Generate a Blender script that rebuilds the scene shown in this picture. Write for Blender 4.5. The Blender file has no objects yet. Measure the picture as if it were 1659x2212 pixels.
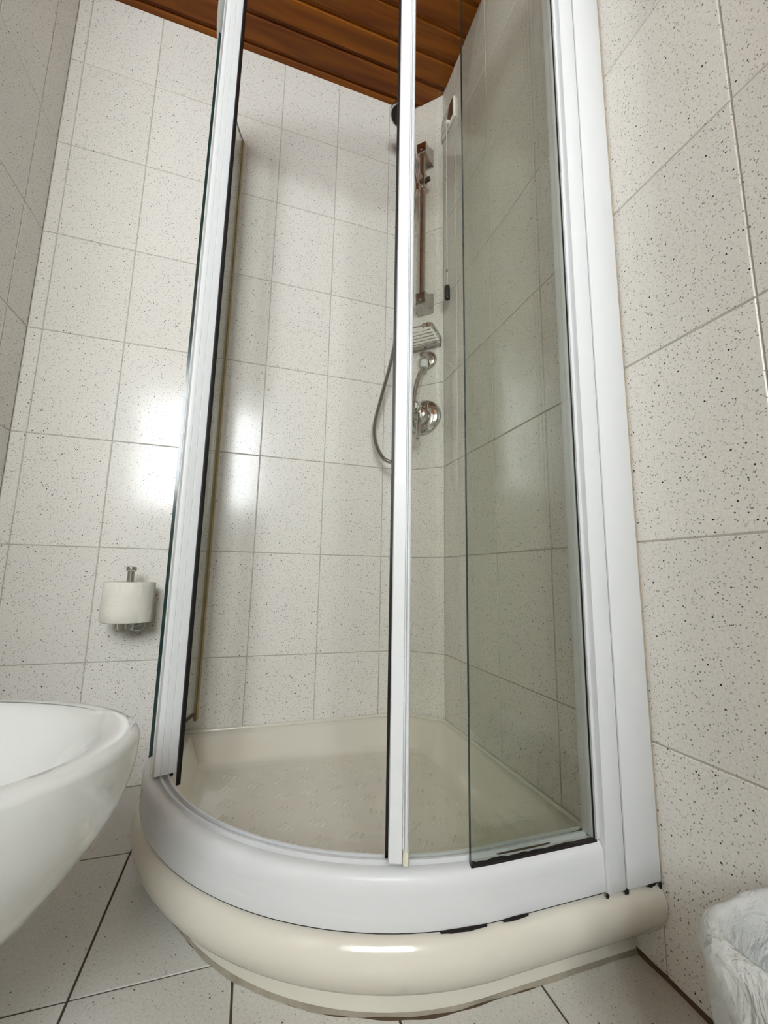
import bpy, bmesh, math, random
from mathutils import Vector, Matrix

random.seed(7)
sc = bpy.context.scene
C = sc.collection
PI = math.pi

# ------------------------------------------------------------------ camera, light, exposure
# floor z = 0; corner of the two tiled walls at x = 0, y = 0; room lies at x < 0, y < 0
F_PX = 895.14
YAW, PITCH, ROLL = -0.3081, 0.1517, -0.0190
CAM = Vector((-0.59253, -1.30788, 0.55249))
cam_data = bpy.data.cameras.new('camera')
cam = bpy.data.objects.new('camera', cam_data)
C.objects.link(cam)
cam_data.sensor_fit = 'VERTICAL'
cam_data.sensor_height = 36.0
cam_data.lens = F_PX * 36.0 / 2212.0
cam_data.clip_start = 0.01
_r = Matrix.Rotation(YAW, 3, 'Z') @ Matrix.Rotation(PITCH, 3, 'X') @ Matrix.Rotation(ROLL, 3, 'Y')
_m = Matrix((_r.col[0], _r.col[2], -_r.col[1])).transposed().to_4x4()
_m.translation = CAM
cam.matrix_world = _m
sc.camera = cam

world = bpy.data.worlds.new('sky')
sc.world = world
world.use_nodes = True
wb = world.node_tree.nodes['Background']
wb.inputs['Color'].default_value = (0.922, 0.965, 1.0, 1)
wb.inputs['Strength'].default_value = 24.0

# daylight enters through the window opening behind the camera: a light portal guides the sampling
WIN = (-1.68, -0.52, 1.12, 2.26)          # x0, x1, z0, z1
WIN_Y = -2.75
ld = bpy.data.lights.new('window_portal', 'AREA')
ld.shape = 'RECTANGLE'
ld.size = WIN[1] - WIN[0]
ld.size_y = WIN[3] - WIN[2]
ld.cycles.is_portal = True
lo = bpy.data.objects.new('window_portal', ld)
C.objects.link(lo)
lo.location = ((WIN[0] + WIN[1]) / 2, WIN_Y - 0.345, (WIN[2] + WIN[3]) / 2)
lo.rotation_euler = (PI / 2, 0, 0)        # area lights shine along local -Z -> +Y

sc.view_settings.view_transform = 'Standard'
sc.view_settings.look = 'None'
sc.view_settings.gamma = 1.0
sc.view_settings.use_curve_mapping = False
sc.view_settings.exposure = 0.26
cy = sc.cycles
cy.max_bounces = 10
cy.diffuse_bounces = 5
cy.glossy_bounces = 4
cy.transmission_bounces = 8
cy.transparent_max_bounces = 20
cy.use_adaptive_sampling = True
cy.adaptive_threshold = 0.11
cy.adaptive_min_samples = 14
cy.use_denoising = True
cy.sample_clamp_indirect = 6.0
cy.caustics_reflective = False
cy.caustics_refractive = False


# ------------------------------------------------------------------ materials
def srgb(r, g, b):
    f = lambda c: (c / 255 / 12.92) if c / 255 <= 0.04045 else ((c / 255 + 0.055) / 1.055) ** 2.4
    return (f(r), f(g), f(b), 1)


def new_mat(name):
    m = bpy.data.materials.new(name)
    m.use_nodes = True
    nt = m.node_tree
    return m, nt, nt.nodes, nt.links, nt.nodes['Principled BSDF']


def plain(name, col, rough=0.4, metal=0.0, bump=0.0, bscale=60, spec=0.5, var=0.0, vscale=8, coat=0.0):
    m, nt, N, L, p = new_mat(name)
    p.inputs['Base Color'].default_value = col
    p.inputs['Roughness'].default_value = rough
    p.inputs['Metallic'].default_value = metal
    p.inputs['Specular IOR Level'].default_value = spec
    p.inputs['Coat Weight'].default_value = coat
    p.inputs['Coat Roughness'].default_value = 0.05
    geo = N.new('ShaderNodeNewGeometry')
    if var:
        no = N.new('ShaderNodeTexNoise')
        no.inputs['Scale'].default_value = vscale
        no.inputs['Detail'].default_value = 5
        L.new(geo.outputs['Position'], no.inputs['Vector'])
        mx = N.new('ShaderNodeMix')
        mx.data_type = 'RGBA'
        mx.inputs[6].default_value = tuple(c * (1 - var) for c in col[:3]) + (1,)
        mx.inputs[7].default_value = tuple(min(1, c * (1 + var)) for c in col[:3]) + (1,)
        L.new(no.outputs['Fac'], mx.inputs[0])
        L.new(mx.outputs[2], p.inputs['Base Color'])
    if bump:
        nb = N.new('ShaderNodeTexNoise')
        nb.inputs['Scale'].default_value = bscale
        nb.inputs['Detail'].default_value = 3
        L.new(geo.outputs['Position'], nb.inputs['Vector'])
        b = N.new('ShaderNodeBump')
        b.inputs['Strength'].default_value = bump
        b.inputs['Distance'].default_value = 0.002
        L.new(nb.outputs['Fac'], b.inputs['Height'])
        L.new(b.outputs['Normal'], p.inputs['Normal'])
    return m


def tile_mat(name, base, layers, rough, bump, tint=0.03):
    """glazed tile: pale glaze with scattered dark flecks of three sizes"""
    m, nt, N, L, p = new_mat(name)
    geo = N.new('ShaderNodeNewGeometry')
    oi = N.new('ShaderNodeObjectInfo')
    # each tile differs a little in tone
    mr = N.new('ShaderNodeMapRange')
    mr.inputs['To Min'].default_value = 1 - tint
    mr.inputs['To Max'].default_value = 1 + tint
    L.new(oi.outputs['Random'], mr.inputs['Value'])
    vm = N.new('ShaderNodeVectorMath')
    vm.operation = 'SCALE'
    vm.inputs[0].default_value = base[:3]
    L.new(mr.outputs['Result'], vm.inputs['Scale'])
    col = vm.outputs[0]
    # mottling
    no = N.new('ShaderNodeTexNoise')
    no.inputs['Scale'].default_value = 260
    no.inputs['Detail'].default_value = 1
    L.new(geo.outputs['Position'], no.inputs['Vector'])
    mm = N.new('ShaderNodeMapRange')
    mm.inputs['From Min'].default_value = 0.3
    mm.inputs['From Max'].default_value = 0.7
    mm.inputs['To Min'].default_value = 0.93
    mm.inputs['To Max'].default_value = 1.05
    L.new(no.outputs['Fac'], mm.inputs['Value'])
    v2 = N.new('ShaderNodeVectorMath')
    v2.operation = 'SCALE'
    L.new(col, v2.inputs[0])
    L.new(mm.outputs['Result'], v2.inputs['Scale'])
    col = v2.outputs[0]
    for scale, rad, c in layers:
        vo = N.new('ShaderNodeTexVoronoi')
        vo.inputs['Scale'].default_value = scale
        vo.inputs['Randomness'].default_value = 1.0
        L.new(geo.outputs['Position'], vo.inputs['Vector'])
        st = N.new('ShaderNodeMapRange')
        st.inputs['From Min'].default_value = rad * scale * 0.72
        st.inputs['From Max'].default_value = rad * scale * 1.1
        st.inputs['To Min'].default_value = 1
        st.inputs['To Max'].default_value = 0
        L.new(vo.outputs['Distance'], st.inputs['Value'])
        mx = N.new('ShaderNodeMix')
        mx.data_type = 'RGBA'
        L.new(st.outputs['Result'], mx.inputs[0])
        L.new(col, mx.inputs[6])
        mx.inputs[7].default_value = c
        col = mx.outputs[2]
    L.new(col, p.inputs['Base Color'])
    p.inputs['Roughness'].default_value = rough
    p.inputs['Specular IOR Level'].default_value = 0.4
    nb = N.new('ShaderNodeTexNoise')
    nb.inputs['Scale'].default_value = 9
    nb.inputs['Detail'].default_value = 1
    L.new(geo.outputs['Position'], nb.inputs['Vector'])
    b = N.new('ShaderNodeBump')
    b.inputs['Strength'].default_value = bump
    b.inputs['Distance'].default_value = 0.004
    L.new(nb.outputs['Fac'], b.inputs['Height'])
    L.new(b.outputs['Normal'], p.inputs['Normal'])
    return m


def glass_mat(name, tint, haze=0.0, rough=0.0, n_ior=1.42):
    """thin sheet of glass: clear tinted transmission, Fresnel reflection, a little limescale film"""
    m, nt, N, L, p = new_mat(name)
    N.remove(p)
    out = N['Material Output']
    tr = N.new('ShaderNodeBsdfTransparent')
    tr.inputs['Color'].default_value = tint
    gl = N.new('ShaderNodeBsdfGlossy')
    gl.inputs['Roughness'].default_value = rough
    gl.inputs['Color'].default_value = (1, 1, 1, 1)
    fr = N.new('ShaderNodeFresnel')
    # both faces of the sheet reflect like the air-to-glass side
    bk = N.new('ShaderNodeNewGeometry')
    ior = N.new('ShaderNodeMapRange')
    ior.inputs['To Min'].default_value = n_ior
    ior.inputs['To Max'].default_value = 1 / n_ior
    L.new(bk.outputs['Backfacing'], ior.inputs['Value'])
    L.new(ior.outputs[0], fr.inputs['IOR'])
    mx = N.new('ShaderNodeMixShader')
    L.new(fr.outputs[0], mx.inputs[0])
    L.new(tr.outputs[0], mx.inputs[1])
    L.new(gl.outputs[0], mx.inputs[2])
    last = mx
    if haze:
        di = N.new('ShaderNodeBsdfDiffuse')
        di.inputs['Color'].default_value = (0.72, 0.73, 0.68, 1)
        geo = N.new('ShaderNodeNewGeometry')
        mp = N.new('ShaderNodeMapping')
        mp.inputs['Scale'].default_value = (28, 28, 1.6)
        no = N.new('ShaderNodeTexNoise')
        no.inputs['Scale'].default_value = 1.0
        no.inputs['Detail'].default_value = 6
        L.new(geo.outputs['Position'], mp.inputs['Vector'])
        L.new(mp.outputs[0], no.inputs['Vector'])
        mr = N.new('ShaderNodeMapRange')
        mr.inputs['From Min'].default_value = 0.3
        mr.inputs['From Max'].default_value = 0.75
        mr.inputs['To Min'].default_value = haze * 0.4
        mr.inputs['To Max'].default_value = haze * 1.6
        L.new(no.outputs['Fac'], mr.inputs['Value'])
        m2 = N.new('ShaderNodeMixShader')
        L.new(mr.outputs[0], m2.inputs[0])
        L.new(mx.outputs[0], m2.inputs[1])
        L.new(di.outputs[0], m2.inputs[2])
        last = m2
    L.new(last.outputs[0], out.inputs['Surface'])
    return m


def wood_mat():
    m, nt, N, L, p = new_mat('stained_pine')
    geo = N.new('ShaderNodeNewGeometry')
    oi = N.new('ShaderNodeObjectInfo')
    mp = N.new('ShaderNodeMapping')
    mp.inputs['Scale'].default_value = (1.1, 15, 15)
    L.new(geo.outputs['Position'], mp.inputs['Vector'])
    ad = N.new('ShaderNodeVectorMath')
    ad.operation = 'ADD'
    L.new(mp.outputs[0], ad.inputs[0])
    sc_ = N.new('ShaderNodeMath')
    sc_.operation = 'MULTIPLY'
    sc_.inputs[1].default_value = 37.0
    L.new(oi.outputs['Random'], sc_.inputs[0])
    L.new(sc_.outputs[0], ad.inputs[1])
    no = N.new('ShaderNodeTexNoise')
    no.inputs['Scale'].default_value = 1.6
    no.inputs['Detail'].default_value = 6
    no.inputs['Distortion'].default_value = 0.6
    L.new(ad.outputs[0], no.inputs['Vector'])
    cr = N.new('ShaderNodeValToRGB')
    e = cr.color_ramp.elements
    e[0].position, e[0].color = 0.30, srgb(92, 42, 2)
    e[1].position, e[1].color = 0.72, srgb(146, 82, 4)
    L.new(no.outputs['Fac'], cr.inputs[0])
    L.new(cr.outputs[0], p.inputs['Base Color'])
    p.inputs['Roughness'].default_value = 0.5
    p.inputs['Specular IOR Level'].default_value = 0.25
    return m


M = {}
FLECK = [(215, 0.00095, srgb(172, 169, 163)), (158, 0.00115, srgb(128, 126, 123)), (66, 0.0015, srgb(38, 37, 38))]
M['tile'] = tile_mat('speckled_wall_tile', srgb(222, 218, 211), FLECK, 0.15, 0.10)
FLECK_F = [(215, 0.0009, srgb(178, 175, 169)), (120, 0.0010, srgb(140, 137, 132)), (52, 0.0013, srgb(72, 68, 64))]
M['floor_tile'] = tile_mat('speckled_floor_tile', srgb(206, 203, 196), FLECK_F, 0.30, 0.06)
M['grout'] = plain('wall_grout', srgb(176, 170, 160), 0.8, var=0.2, vscale=14)
M['floor_grout'] = plain('floor_grout', srgb(80, 68, 58), 0.9, var=0.3, vscale=12)
M['ceramic'] = plain('sanitary_ceramic', srgb(208, 209, 205), 0.06, coat=0.4)
M['acrylic'] = plain('tray_acrylic', srgb(217, 212, 199), 0.16, coat=0.3, bump=0.04, bscale=30)
M['enamel'] = plain('white_enamel', srgb(214, 215, 216), 0.3, bump=0.03, bscale=40, spec=0.22)
M['glass_door'] = glass_mat('door_glass', (0.962, 0.968, 0.948, 1))
M['glass_fixed'] = glass_mat('fixed_glass', (0.912, 0.928, 0.902, 1), n_ior=1.7)
M['glass_window'] = glass_mat('window_glass', (0.97, 0.98, 0.975, 1))
M['glass_edge'] = plain('glass_edge', srgb(22, 48, 46), 0.15)
M['rubber'] = plain('black_rubber', srgb(14, 8, 8), 0.45)
M['chrome'] = plain('chrome', (0.60, 0.60, 0.59, 1), 0.07, 1.0)
M['worn_chrome'] = plain('worn_chrome', (0.50, 0.48, 0.46, 1), 0.16, 1.0, var=0.35, vscale=40)
M['hose'] = plain('hose_steel', (0.50, 0.48, 0.46, 1), 0.12, 1.0)
M['steel'] = plain('brushed_steel', (0.58, 0.55, 0.52, 1), 0.2, 1.0)
M['yellow_seal'] = plain('yellowed_vinyl', srgb(150, 128, 78), 0.4, var=0.2, vscale=20)
M['cream'] = plain('cream_plastic', srgb(216, 211, 190), 0.4)
M['plastic'] = plain('white_plastic', srgb(242, 240, 232), 0.35)
M['paper'] = plain('tissue_paper', srgb(226, 222, 211), 0.95, bump=0.6, bscale=130, spec=0.1)
M['card'] = plain('cardboard', srgb(206, 199, 186), 0.9)
M['wood'] = wood_mat()
M['wood_dark'] = plain('ceiling_backing', srgb(34, 14, 4), 0.7)
M['bin'] = plain('bin_plastic', srgb(52, 50, 47), 0.45)
M['mould_and_shade'] = plain('mould_and_shade', srgb(22, 14, 12), 0.85, var=0.5, vscale=90)
M['silicone'] = plain('stained_silicone', srgb(176, 163, 142), 0.5, var=0.25, vscale=16)
M['caulk'] = plain('floor_caulk', srgb(150, 141, 126), 0.75, bump=0.8, bscale=90, var=0.45, vscale=26)
M['dirty_joint'] = plain('dirty_joint', srgb(88, 70, 53), 0.9, var=0.4, vscale=30)
M['cord'] = plain('cord_white', srgb(225, 220, 205), 0.7)
M['paint'] = plain('white_paint', srgb(218, 216, 208), 0.7)


def bag_mat():
    m, nt, N, L, p = new_mat('bin_liner_film')
    p.inputs['Base Color'].default_value = srgb(232, 233, 230)
    p.inputs['Roughness'].default_value = 0.38
    geo = N.new('ShaderNodeNewGeometry')
    nb = N.new('ShaderNodeTexNoise')
    nb.inputs['Scale'].default_value = 22
    nb.inputs['Detail'].default_value = 4
    nb.inputs['Distortion'].default_value = 1.5
    L.new(geo.outputs['Position'], nb.inputs['Vector'])
    bp_ = N.new('ShaderNodeBump')
    bp_.inputs['Strength'].default_value = 0.8
    bp_.inputs['Distance'].default_value = 0.012
    L.new(nb.outputs['Fac'], bp_.inputs['Height'])
    L.new(bp_.outputs['Normal'], p.inputs['Normal'])
    out = N['Material Output']
    tl = N.new('ShaderNodeBsdfTranslucent')
    tl.inputs['Color'].default_value = srgb(228, 229, 226)
    mx = N.new('ShaderNodeMixShader')
    mx.inputs[0].default_value = 0.35
    L.new(p.outputs[0], mx.inputs[1])
    L.new(tl.outputs[0], mx.inputs[2])
    L.new(mx.outputs[0], out.inputs['Surface'])
    return m


M['bag'] = bag_mat()


# ------------------------------------------------------------------ helpers
def mesh_obj(name, verts, faces, mat, parent=None, smooth=False, angle=None, mats=None, recalc=True):
    me = bpy.data.meshes.new(name)
    me.from_pydata([tuple(v) for v in verts], [], faces)
    bm = bmesh.new()
    bm.from_mesh(me)
    if recalc:
        bmesh.ops.recalc_face_normals(bm, faces=bm.faces)
    if smooth:
        for f in bm.faces:
            f.smooth = True
        if angle is not None:
            for e in bm.edges:
                if len(e.link_faces) == 2 and e.calc_face_angle(0) > math.radians(angle):
                    e.smooth = False
    bm.to_mesh(me)
    bm.free()
    for mm in (mats or [mat]):
        me.materials.append(M[mm])
    o = bpy.data.objects.new(name, me)
    C.objects.link(o)
    if parent is not None:
        o.parent = parent
    return o


def tag(o, label=None, cat=None, group=None, kind=None):
    if label: o['label'] = label
    if cat: o['category'] = cat
    if group: o['group'] = group
    if kind: o['kind'] = kind
    return o


def thing(name, loc, label, cat, group=None):
    o = bpy.data.objects.new(name, None)
    o.empty_display_size = 0.05
    C.objects.link(o)
    o.location = loc
    bpy.context.view_layer.update()
    return tag(o, label, cat, group)


def rebase(o, root):
    """parent o (built in world coordinates) to root so that it stays where it is"""
    o.parent = root
    o.matrix_parent_inverse = Matrix.Translation(-Vector(root.location)) if root.type == 'EMPTY' else Matrix()
    return o


def box_vf(lo, hi):
    x0, y0, z0 = lo
    x1, y1, z1 = hi
    v = [(x0, y0, z0), (x1, y0, z0), (x1, y1, z0), (x0, y1, z0), (x0, y0, z1), (x1, y0, z1), (x1, y1, z1), (x0, y1, z1)]
    f = [(0, 3, 2, 1), (4, 5, 6, 7), (0, 1, 5, 4), (1, 2, 6, 5), (2, 3, 7, 6), (3, 0, 4, 7)]
    return v, f


def box(name, lo, hi, mat, parent=None, bevel=0.0, seg=2):
    v, f = box_vf(lo, hi)
    o = mesh_obj(name, v, f, mat, None)
    if bevel:
        bm = bmesh.new()
        bm.from_mesh(o.data)
        bmesh.ops.bevel(bm, geom=list(bm.edges), offset=bevel, segments=seg, profile=0.5, affect='EDGES')
        for fc in bm.faces:
            fc.smooth = True
        for e in bm.edges:
            if len(e.link_faces) == 2 and e.calc_face_angle(0) > math.radians(40):
                e.smooth = False
        bm.to_mesh(o.data)
        bm.free()
    if parent is not None:
        rebase(o, parent)
    return o


def loft(name, loops, mat, parent=None, cap0=True, cap1=True, closed=True, smooth=True, angle=45, mats=None, fmat=None):
    n = len(loops[0])
    v = [p for lp in loops for p in lp]
    f = []
    for i in range(len(loops) - 1):
        for j in range(n if closed else n - 1):
            k = (j + 1) % n
            f.append((i * n + j, i * n + k, (i + 1) * n + k, (i + 1) * n + j))
    if cap0: f.append(tuple(range(n))[::-1])
    if cap1: f.append(tuple((len(loops) - 1) * n + j for j in range(n)))
    o = mesh_obj(name, v, f, mat, None, smooth, angle, mats)
    if parent is not None:
        rebase(o, parent)
    return o


def sweep(name, path, section, mat, parent=None, frames=None, closed_section=True, caps=True, angle=40):
    """sweep a 2-d section (out, up) along horizontal path points; frames = outward unit normals"""
    loops = []
    for p, nrm in zip(path, frames):
        loops.append([Vector((p[0] + nrm[0] * s[0], p[1] + nrm[1] * s[0], s[1])) for s in section])
    return loft(name, loops, mat, parent, caps, caps, closed_section, True, angle)


def tube(name, pts, r, mat, parent=None, n=10, caps=True, radii=None, angle=60):
    pts = [Vector(p) for p in pts]
    loops = []
    t0 = (pts[1] - pts[0]).normalized()
    up = Vector((0, 0, 1)) if abs(t0.z) < 0.9 else Vector((1, 0, 0))
    u = t0.cross(up).normalized()
    for i, p in enumerate(pts):
        t = (pts[min(i + 1, len(pts) - 1)] - pts[max(i - 1, 0)]).normalized()
        u = (u - t * u.dot(t)).normalized()
        w = t.cross(u)
        rr = radii[i] if radii else r
        loops.append([p + u * (rr * math.cos(2 * PI * k / n)) + w * (rr * math.sin(2 * PI * k / n)) for k in range(n)])
    return loft(name, loops, mat, parent, caps, caps, True, True, angle)


def lathe(name, origin, axis, prof, mat, parent=None, n=32, angle=35):
    """prof: list of (radius, distance along axis)"""
    a = Vector(axis).normalized()
    up = Vector((0, 0, 1)) if abs(a.z) < 0.9 else Vector((1, 0, 0))
    u = a.cross(up).normalized()
    w = a.cross(u)
    o = Vector(origin)
    loops = [[o + a * d + u * (r * math.cos(2 * PI * k / n)) + w * (r * math.sin(2 * PI * k / n)) for k in range(n)] for r, d in prof]
    return loft(name, loops, mat, parent, True, True, True, True, angle)


def catmull(pts, per=12):
    pts = [Vector(p) for p in pts]
    out = []
    for i in range(len(pts) - 1):
        p0 = pts[max(i - 1, 0)]; p1 = pts[i]; p2 = pts[i + 1]; p3 = pts[min(i + 2, len(pts) - 1)]
        for k in range(per):
            t = k / per
            out.append(0.5 * ((2 * p1) + (p2 - p0) * t + (2 * p0 - 5 * p1 + 4 * p2 - p3) * t * t + (3 * p1 - p0 - 3 * p2 + p3) * t ** 3))
    out.append(pts[-1])
    return out


# ------------------------------------------------------------------ room shell
H = 2.388                      # ceiling height
XL = -1.22                     # left wall
XW = -1.95                     # room widens behind the camera
YR = -1.28                     # where it widens
TW, TH = 0.20, 0.30
ROW0 = 0.013
ROWS = [0.0] + [ROW0 + TH * k for k in range(1, 8)] + [H]
T_IN = 0.0014                  # tile face stands this far proud of the grout

_tile_cache = {}


def tile_mesh(w, h, mat):
    key = (round(w, 4), round(h, 4), mat)
    if key in _tile_cache:
        return _tile_cache[key]
    fl = mat == 'floor_tile'
    g = 0.0016 if fl else 0.0011; b = 0.0005 if fl else 0.0012; x = w / 2 - g; y = h / 2 - g
    v = []
    for ix, iy, z in ((x, y, -0.004), (x, y, -b), (x - b, y - b, 0.0)):
        v += [(-ix, -iy, z), (ix, -iy, z), (ix, iy, z), (-ix, iy, z)]
    f = []
    for r in range(2):
        for j in range(4):
            k = (j + 1) % 4
            f.append((r * 4 + j, r * 4 + k, (r + 1) * 4 + k, (r + 1) * 4 + j))
    f.append((8, 9, 10, 11))
    me = bpy.data.meshes.new('tile')
    me.from_pydata(v, [], f)
    me.materials.append(M[mat])
    _tile_cache[key] = me
    return me


def lay(parent, origin, u, v, us, vs, mat='tile', skip=None):
    """one object per tile on the plane origin + a*u + b*v, faces towards u x v"""
    u = Vector(u).normalized(); v = Vector(v).normalized(); n = u.cross(v)
    for a0, a1 in zip(us[:-1], us[1:]):
        for b0, b1 in zip(vs[:-1], vs[1:]):
            if a1 - a0 < 0.006 or b1 - b0 < 0.006:
                continue
            if skip and skip(a0, a1, b0, b1):
                continue
            o = bpy.data.objects.new('tile', tile_mesh(a1 - a0, b1 - b0, mat))
            C.objects.link(o)
            o.parent = parent
            jit = random.uniform(-0.0003, 0.0003)
            mw = Matrix((u, v, n)).transposed().to_4x4()
            mw.translation = Vector(origin) + u * ((a0 + a1) / 2) + v * ((b0 + b1) / 2) + n * jit
            o.matrix_local = mw


def struct(name, lo, hi, mat, kind='structure'):
    o = box(name, lo, hi, mat)
    o['kind'] = kind
    return o


def cuts(a, b, first, step):
    r = [a]
    x = first
    while x < b - 1e-6:
        if x > a + 1e-6:
            r.append(x)
        x += step
    r.append(b)
    return r


wt = 0.12
floor = struct('floor', (XW - wt, WIN_Y - wt, -0.10), (wt, wt, -T_IN), 'floor_grout')
lay(floor, (0, 0, 0), (1, 0, 0), (0, 1, 0), cuts(XW, 0, -0.174 - 0.2025 * 9, 0.2025), cuts(WIN_Y, 0, -0.287 - 0.3025 * 9, 0.3025), 'floor_tile')

ceiling = struct('ceiling', (XW - wt, WIN_Y - wt, H + 0.022), (wt, wt, H + 0.10), 'wood_dark')

wall_back = struct('wall_back', (XL - wt, T_IN, -0.1), (wt, wt, H + 0.1), 'grout')
lay(wall_back, (0, 0, 0), (1, 0, 0), (0, 0, 1), cuts(XL, -0.1, -1.185, 0.2003), ROWS)

wall_right = struct('wall_right', (T_IN, WIN_Y - wt, -0.1), (wt, wt, H + 0.1), 'grout')
# u runs towards -y so that the faces look into the room
lay(wall_right, (0, 0, 0), (0, -1, 0), (0, 0, 1), cuts(0.095, -WIN_Y, 0.192, 0.2003), ROWS)

wall_left = struct('wall_left', (XL - wt, YR, -0.1), (XL - T_IN, wt, H + 0.1), 'grout')
lay(wall_left, (XL, 0, 0), (0, 1, 0), (0, 0, 1), cuts(YR, 0, -1.3, 0.2), ROWS)

wall_return = struct('wall_return', (XW - wt, YR + T_IN, -0.1), (XL - wt, YR + wt, H + 0.1), 'grout')
wall_side = struct('wall_side', (XW - wt, WIN_Y - wt, -0.1), (XW - T_IN, YR + wt, H + 0.1), 'grout')
lay(wall_return, (0, YR, 0), (1, 0, 0), (0, 0, 1), cuts(XW, XL - 0.0, XW + 0.05, 0.2), ROWS)
lay(wall_side, (XW, 0, 0), (0, 1, 0), (0, 0, 1), cuts(WIN_Y, YR, WIN_Y + 0.1, 0.2), ROWS)


# unseen tiled pier, added to keep window light off the right wall
PX, PY0, PY1 = -0.22, -1.46, -1.62
added_shade_pier = struct('added_shade_pier', (PX + T_IN, PY1 + T_IN, 0.0), (T_IN, PY0 - T_IN, H + 0.02), 'grout')
lay(added_shade_pier, (0, PY0, 0), (-1, 0, 0), (0, 0, 1), [0.0, 0.1, 0.22], ROWS)
lay(added_shade_pier, (PX, 0, 0), (0, -1, 0), (0, 0, 1), [-PY0, -PY1], ROWS)
lay(added_shade_pier, (0, PY1, 0), (1, 0, 0), (0, 0, 1), [-0.22, -0.1, 0.0], ROWS)


# wall with the window behind the camera: four slabs round the opening as one mesh
def window_wall():  # reveal is made deep to keep slanting daylight off the right wall
    v, f = [], []
    x0, x1, z0, z1 = WIN
    for lo, hi in (((XW - wt, WIN_Y - 0.34, -0.1), (x0, WIN_Y, H + 0.1)), ((x1, WIN_Y - 0.34, -0.1), (wt, WIN_Y, H + 0.1)),
                   ((x0, WIN_Y - 0.34, -0.1), (x1, WIN_Y, z0)), ((x0, WIN_Y - 0.34, z1), (x1, WIN_Y, H + 0.1))):
        a, b = box_vf(lo, hi)
        f += [tuple(i + len(v) for i in q) for q in b]
        v += a
    o = mesh_obj('wall_window', v, f, 'paint')
    o['kind'] = 'structure'


window_wall()

# window frame with two sashes
wx0, wx1, wz0, wz1 = WIN
win = bpy.data.objects.new('window_1', None)
C.objects.link(win)
win['kind'] = 'structure'
fy0, fy1 = WIN_Y - 0.33, WIN_Y - 0.27
mid = (wx0 + wx1) / 2
for lo, hi in (((wx0, fy0, wz0), (wx0 + 0.05, fy1, wz1)), ((wx1 - 0.05, fy0, wz0), (wx1, fy1, wz1)),
               ((mid - 0.05, fy0, wz0), (mid + 0.05, fy1, wz1))):
    rebase(box('window_stile', lo, hi, 'enamel', None, 0.004), win)
for z0 in (wz0, wz1 - 0.05):
    for a, b in ((wx0 + 0.05, mid - 0.05), (mid + 0.05, wx1 - 0.05)):
        rebase(box('window_rail', (a, fy0, z0), (b, fy1, z0 + 0.05), 'enamel', None, 0.004), win)
for a, b in ((wx0 + 0.05, mid - 0.05), (mid + 0.05, wx1 - 0.05)):
    rebase(box('window_pane', (a, WIN_Y - 0.302, wz0 + 0.05), (b, WIN_Y - 0.298, wz1 - 0.05), 'glass_window', None), win)
rebase(box('window_sill', (wx0 + 0.001, WIN_Y - 0.27, wz0 + 0.0005), (wx1 - 0.001, WIN_Y + 0.03, wz0 + 0.02), 'enamel', None, 0.004), win)

# corner panel between back and right wall
A = Vector((-0.1, 0, 0)); B = Vector((0, -0.095, 0))
CU = (B - A).normalized()                   # to the right, seen from the room
CN = Vector((CU.y, -CU.x, 0))               # into the room
CMID = (A + B) / 2
wc = mesh_obj('wall_corner', [A - CN * T_IN, B - CN * T_IN, Vector((0.02, 0.02, 0)),
                              A - CN * T_IN + Vector((0, 0, H + .05)), B - CN * T_IN + Vector((0, 0, H + .05)), Vector((0.02, 0.02, H + .05))],
              [(0, 1, 2), (3, 5, 4), (0, 3, 4, 1), (1, 4, 5, 2), (2, 5, 3, 0)], 'grout')
wc['kind'] = 'structure'
clen = (B - A).length
lay(wc, CMID, CU, (0, 0, 1), [-clen / 2, clen / 2], ROWS)


def cp(u, n, z):
    """point on the corner panel: u to the right, n out of the panel, z up"""
    p = CMID + CU * u + CN * n
    return Vector((p.x, p.y, z))


# ceiling boards run parallel to the back wall
BW = 0.0835
y = 0.055
board_cache = {}
while y > WIN_Y - 0.01:
    w = BW
    prof = [(-w / 2 + 0.0005, 0.012), (-w / 2 + 0.0005, 0.009), (-w / 2 + 0.010, 0.009), (-w / 2 + 0.013, 0.0), (w / 2 - 0.006, 0.0), (w / 2 - 0.0005, 0.006), (w / 2 - 0.0005, 0.022), (-w / 2 + 0.0005, 0.022)]
    key = 'b'
    if key not in board_cache:
        lp = [[Vector((x, a, b)) for a, b in prof] for x in (XW - 0.01, 0.01)]
        o = loft('ceiling_board', lp, 'wood', None, angle=25)
        board_cache[key] = o.data
    else:
        o = bpy.data.objects.new('ceiling_board', board_cache[key])
        C.objects.link(o)
    o.location = (0, y - w / 2, H)
    o.parent = ceiling
    y -= BW

# stained joint between floor and right wall
jt = []
random.seed(3)
for i in range(40):
    yy = -0.70 - i * 0.03
    w_ = 0.0034 + random.uniform(-0.001, 0.0015)
    jt.append([Vector((0.001, yy, -0.001)), Vector((-w_, yy, -0.001)), Vector((-w_ * 0.7, yy, 0.0022)), Vector((-0.0012, yy, 0.006 + random.uniform(-.001, .001))), Vector((0.001, yy, 0.006))])
o = loft('trim_1', jt, 'dirty_joint')
o['kind'] = 'structure'

# ------------------------------------------------------------------ shower tray
RC = Vector((-0.262, -0.290))       # centre of the rounded front
RR = 0.503
NA = 40


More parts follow.
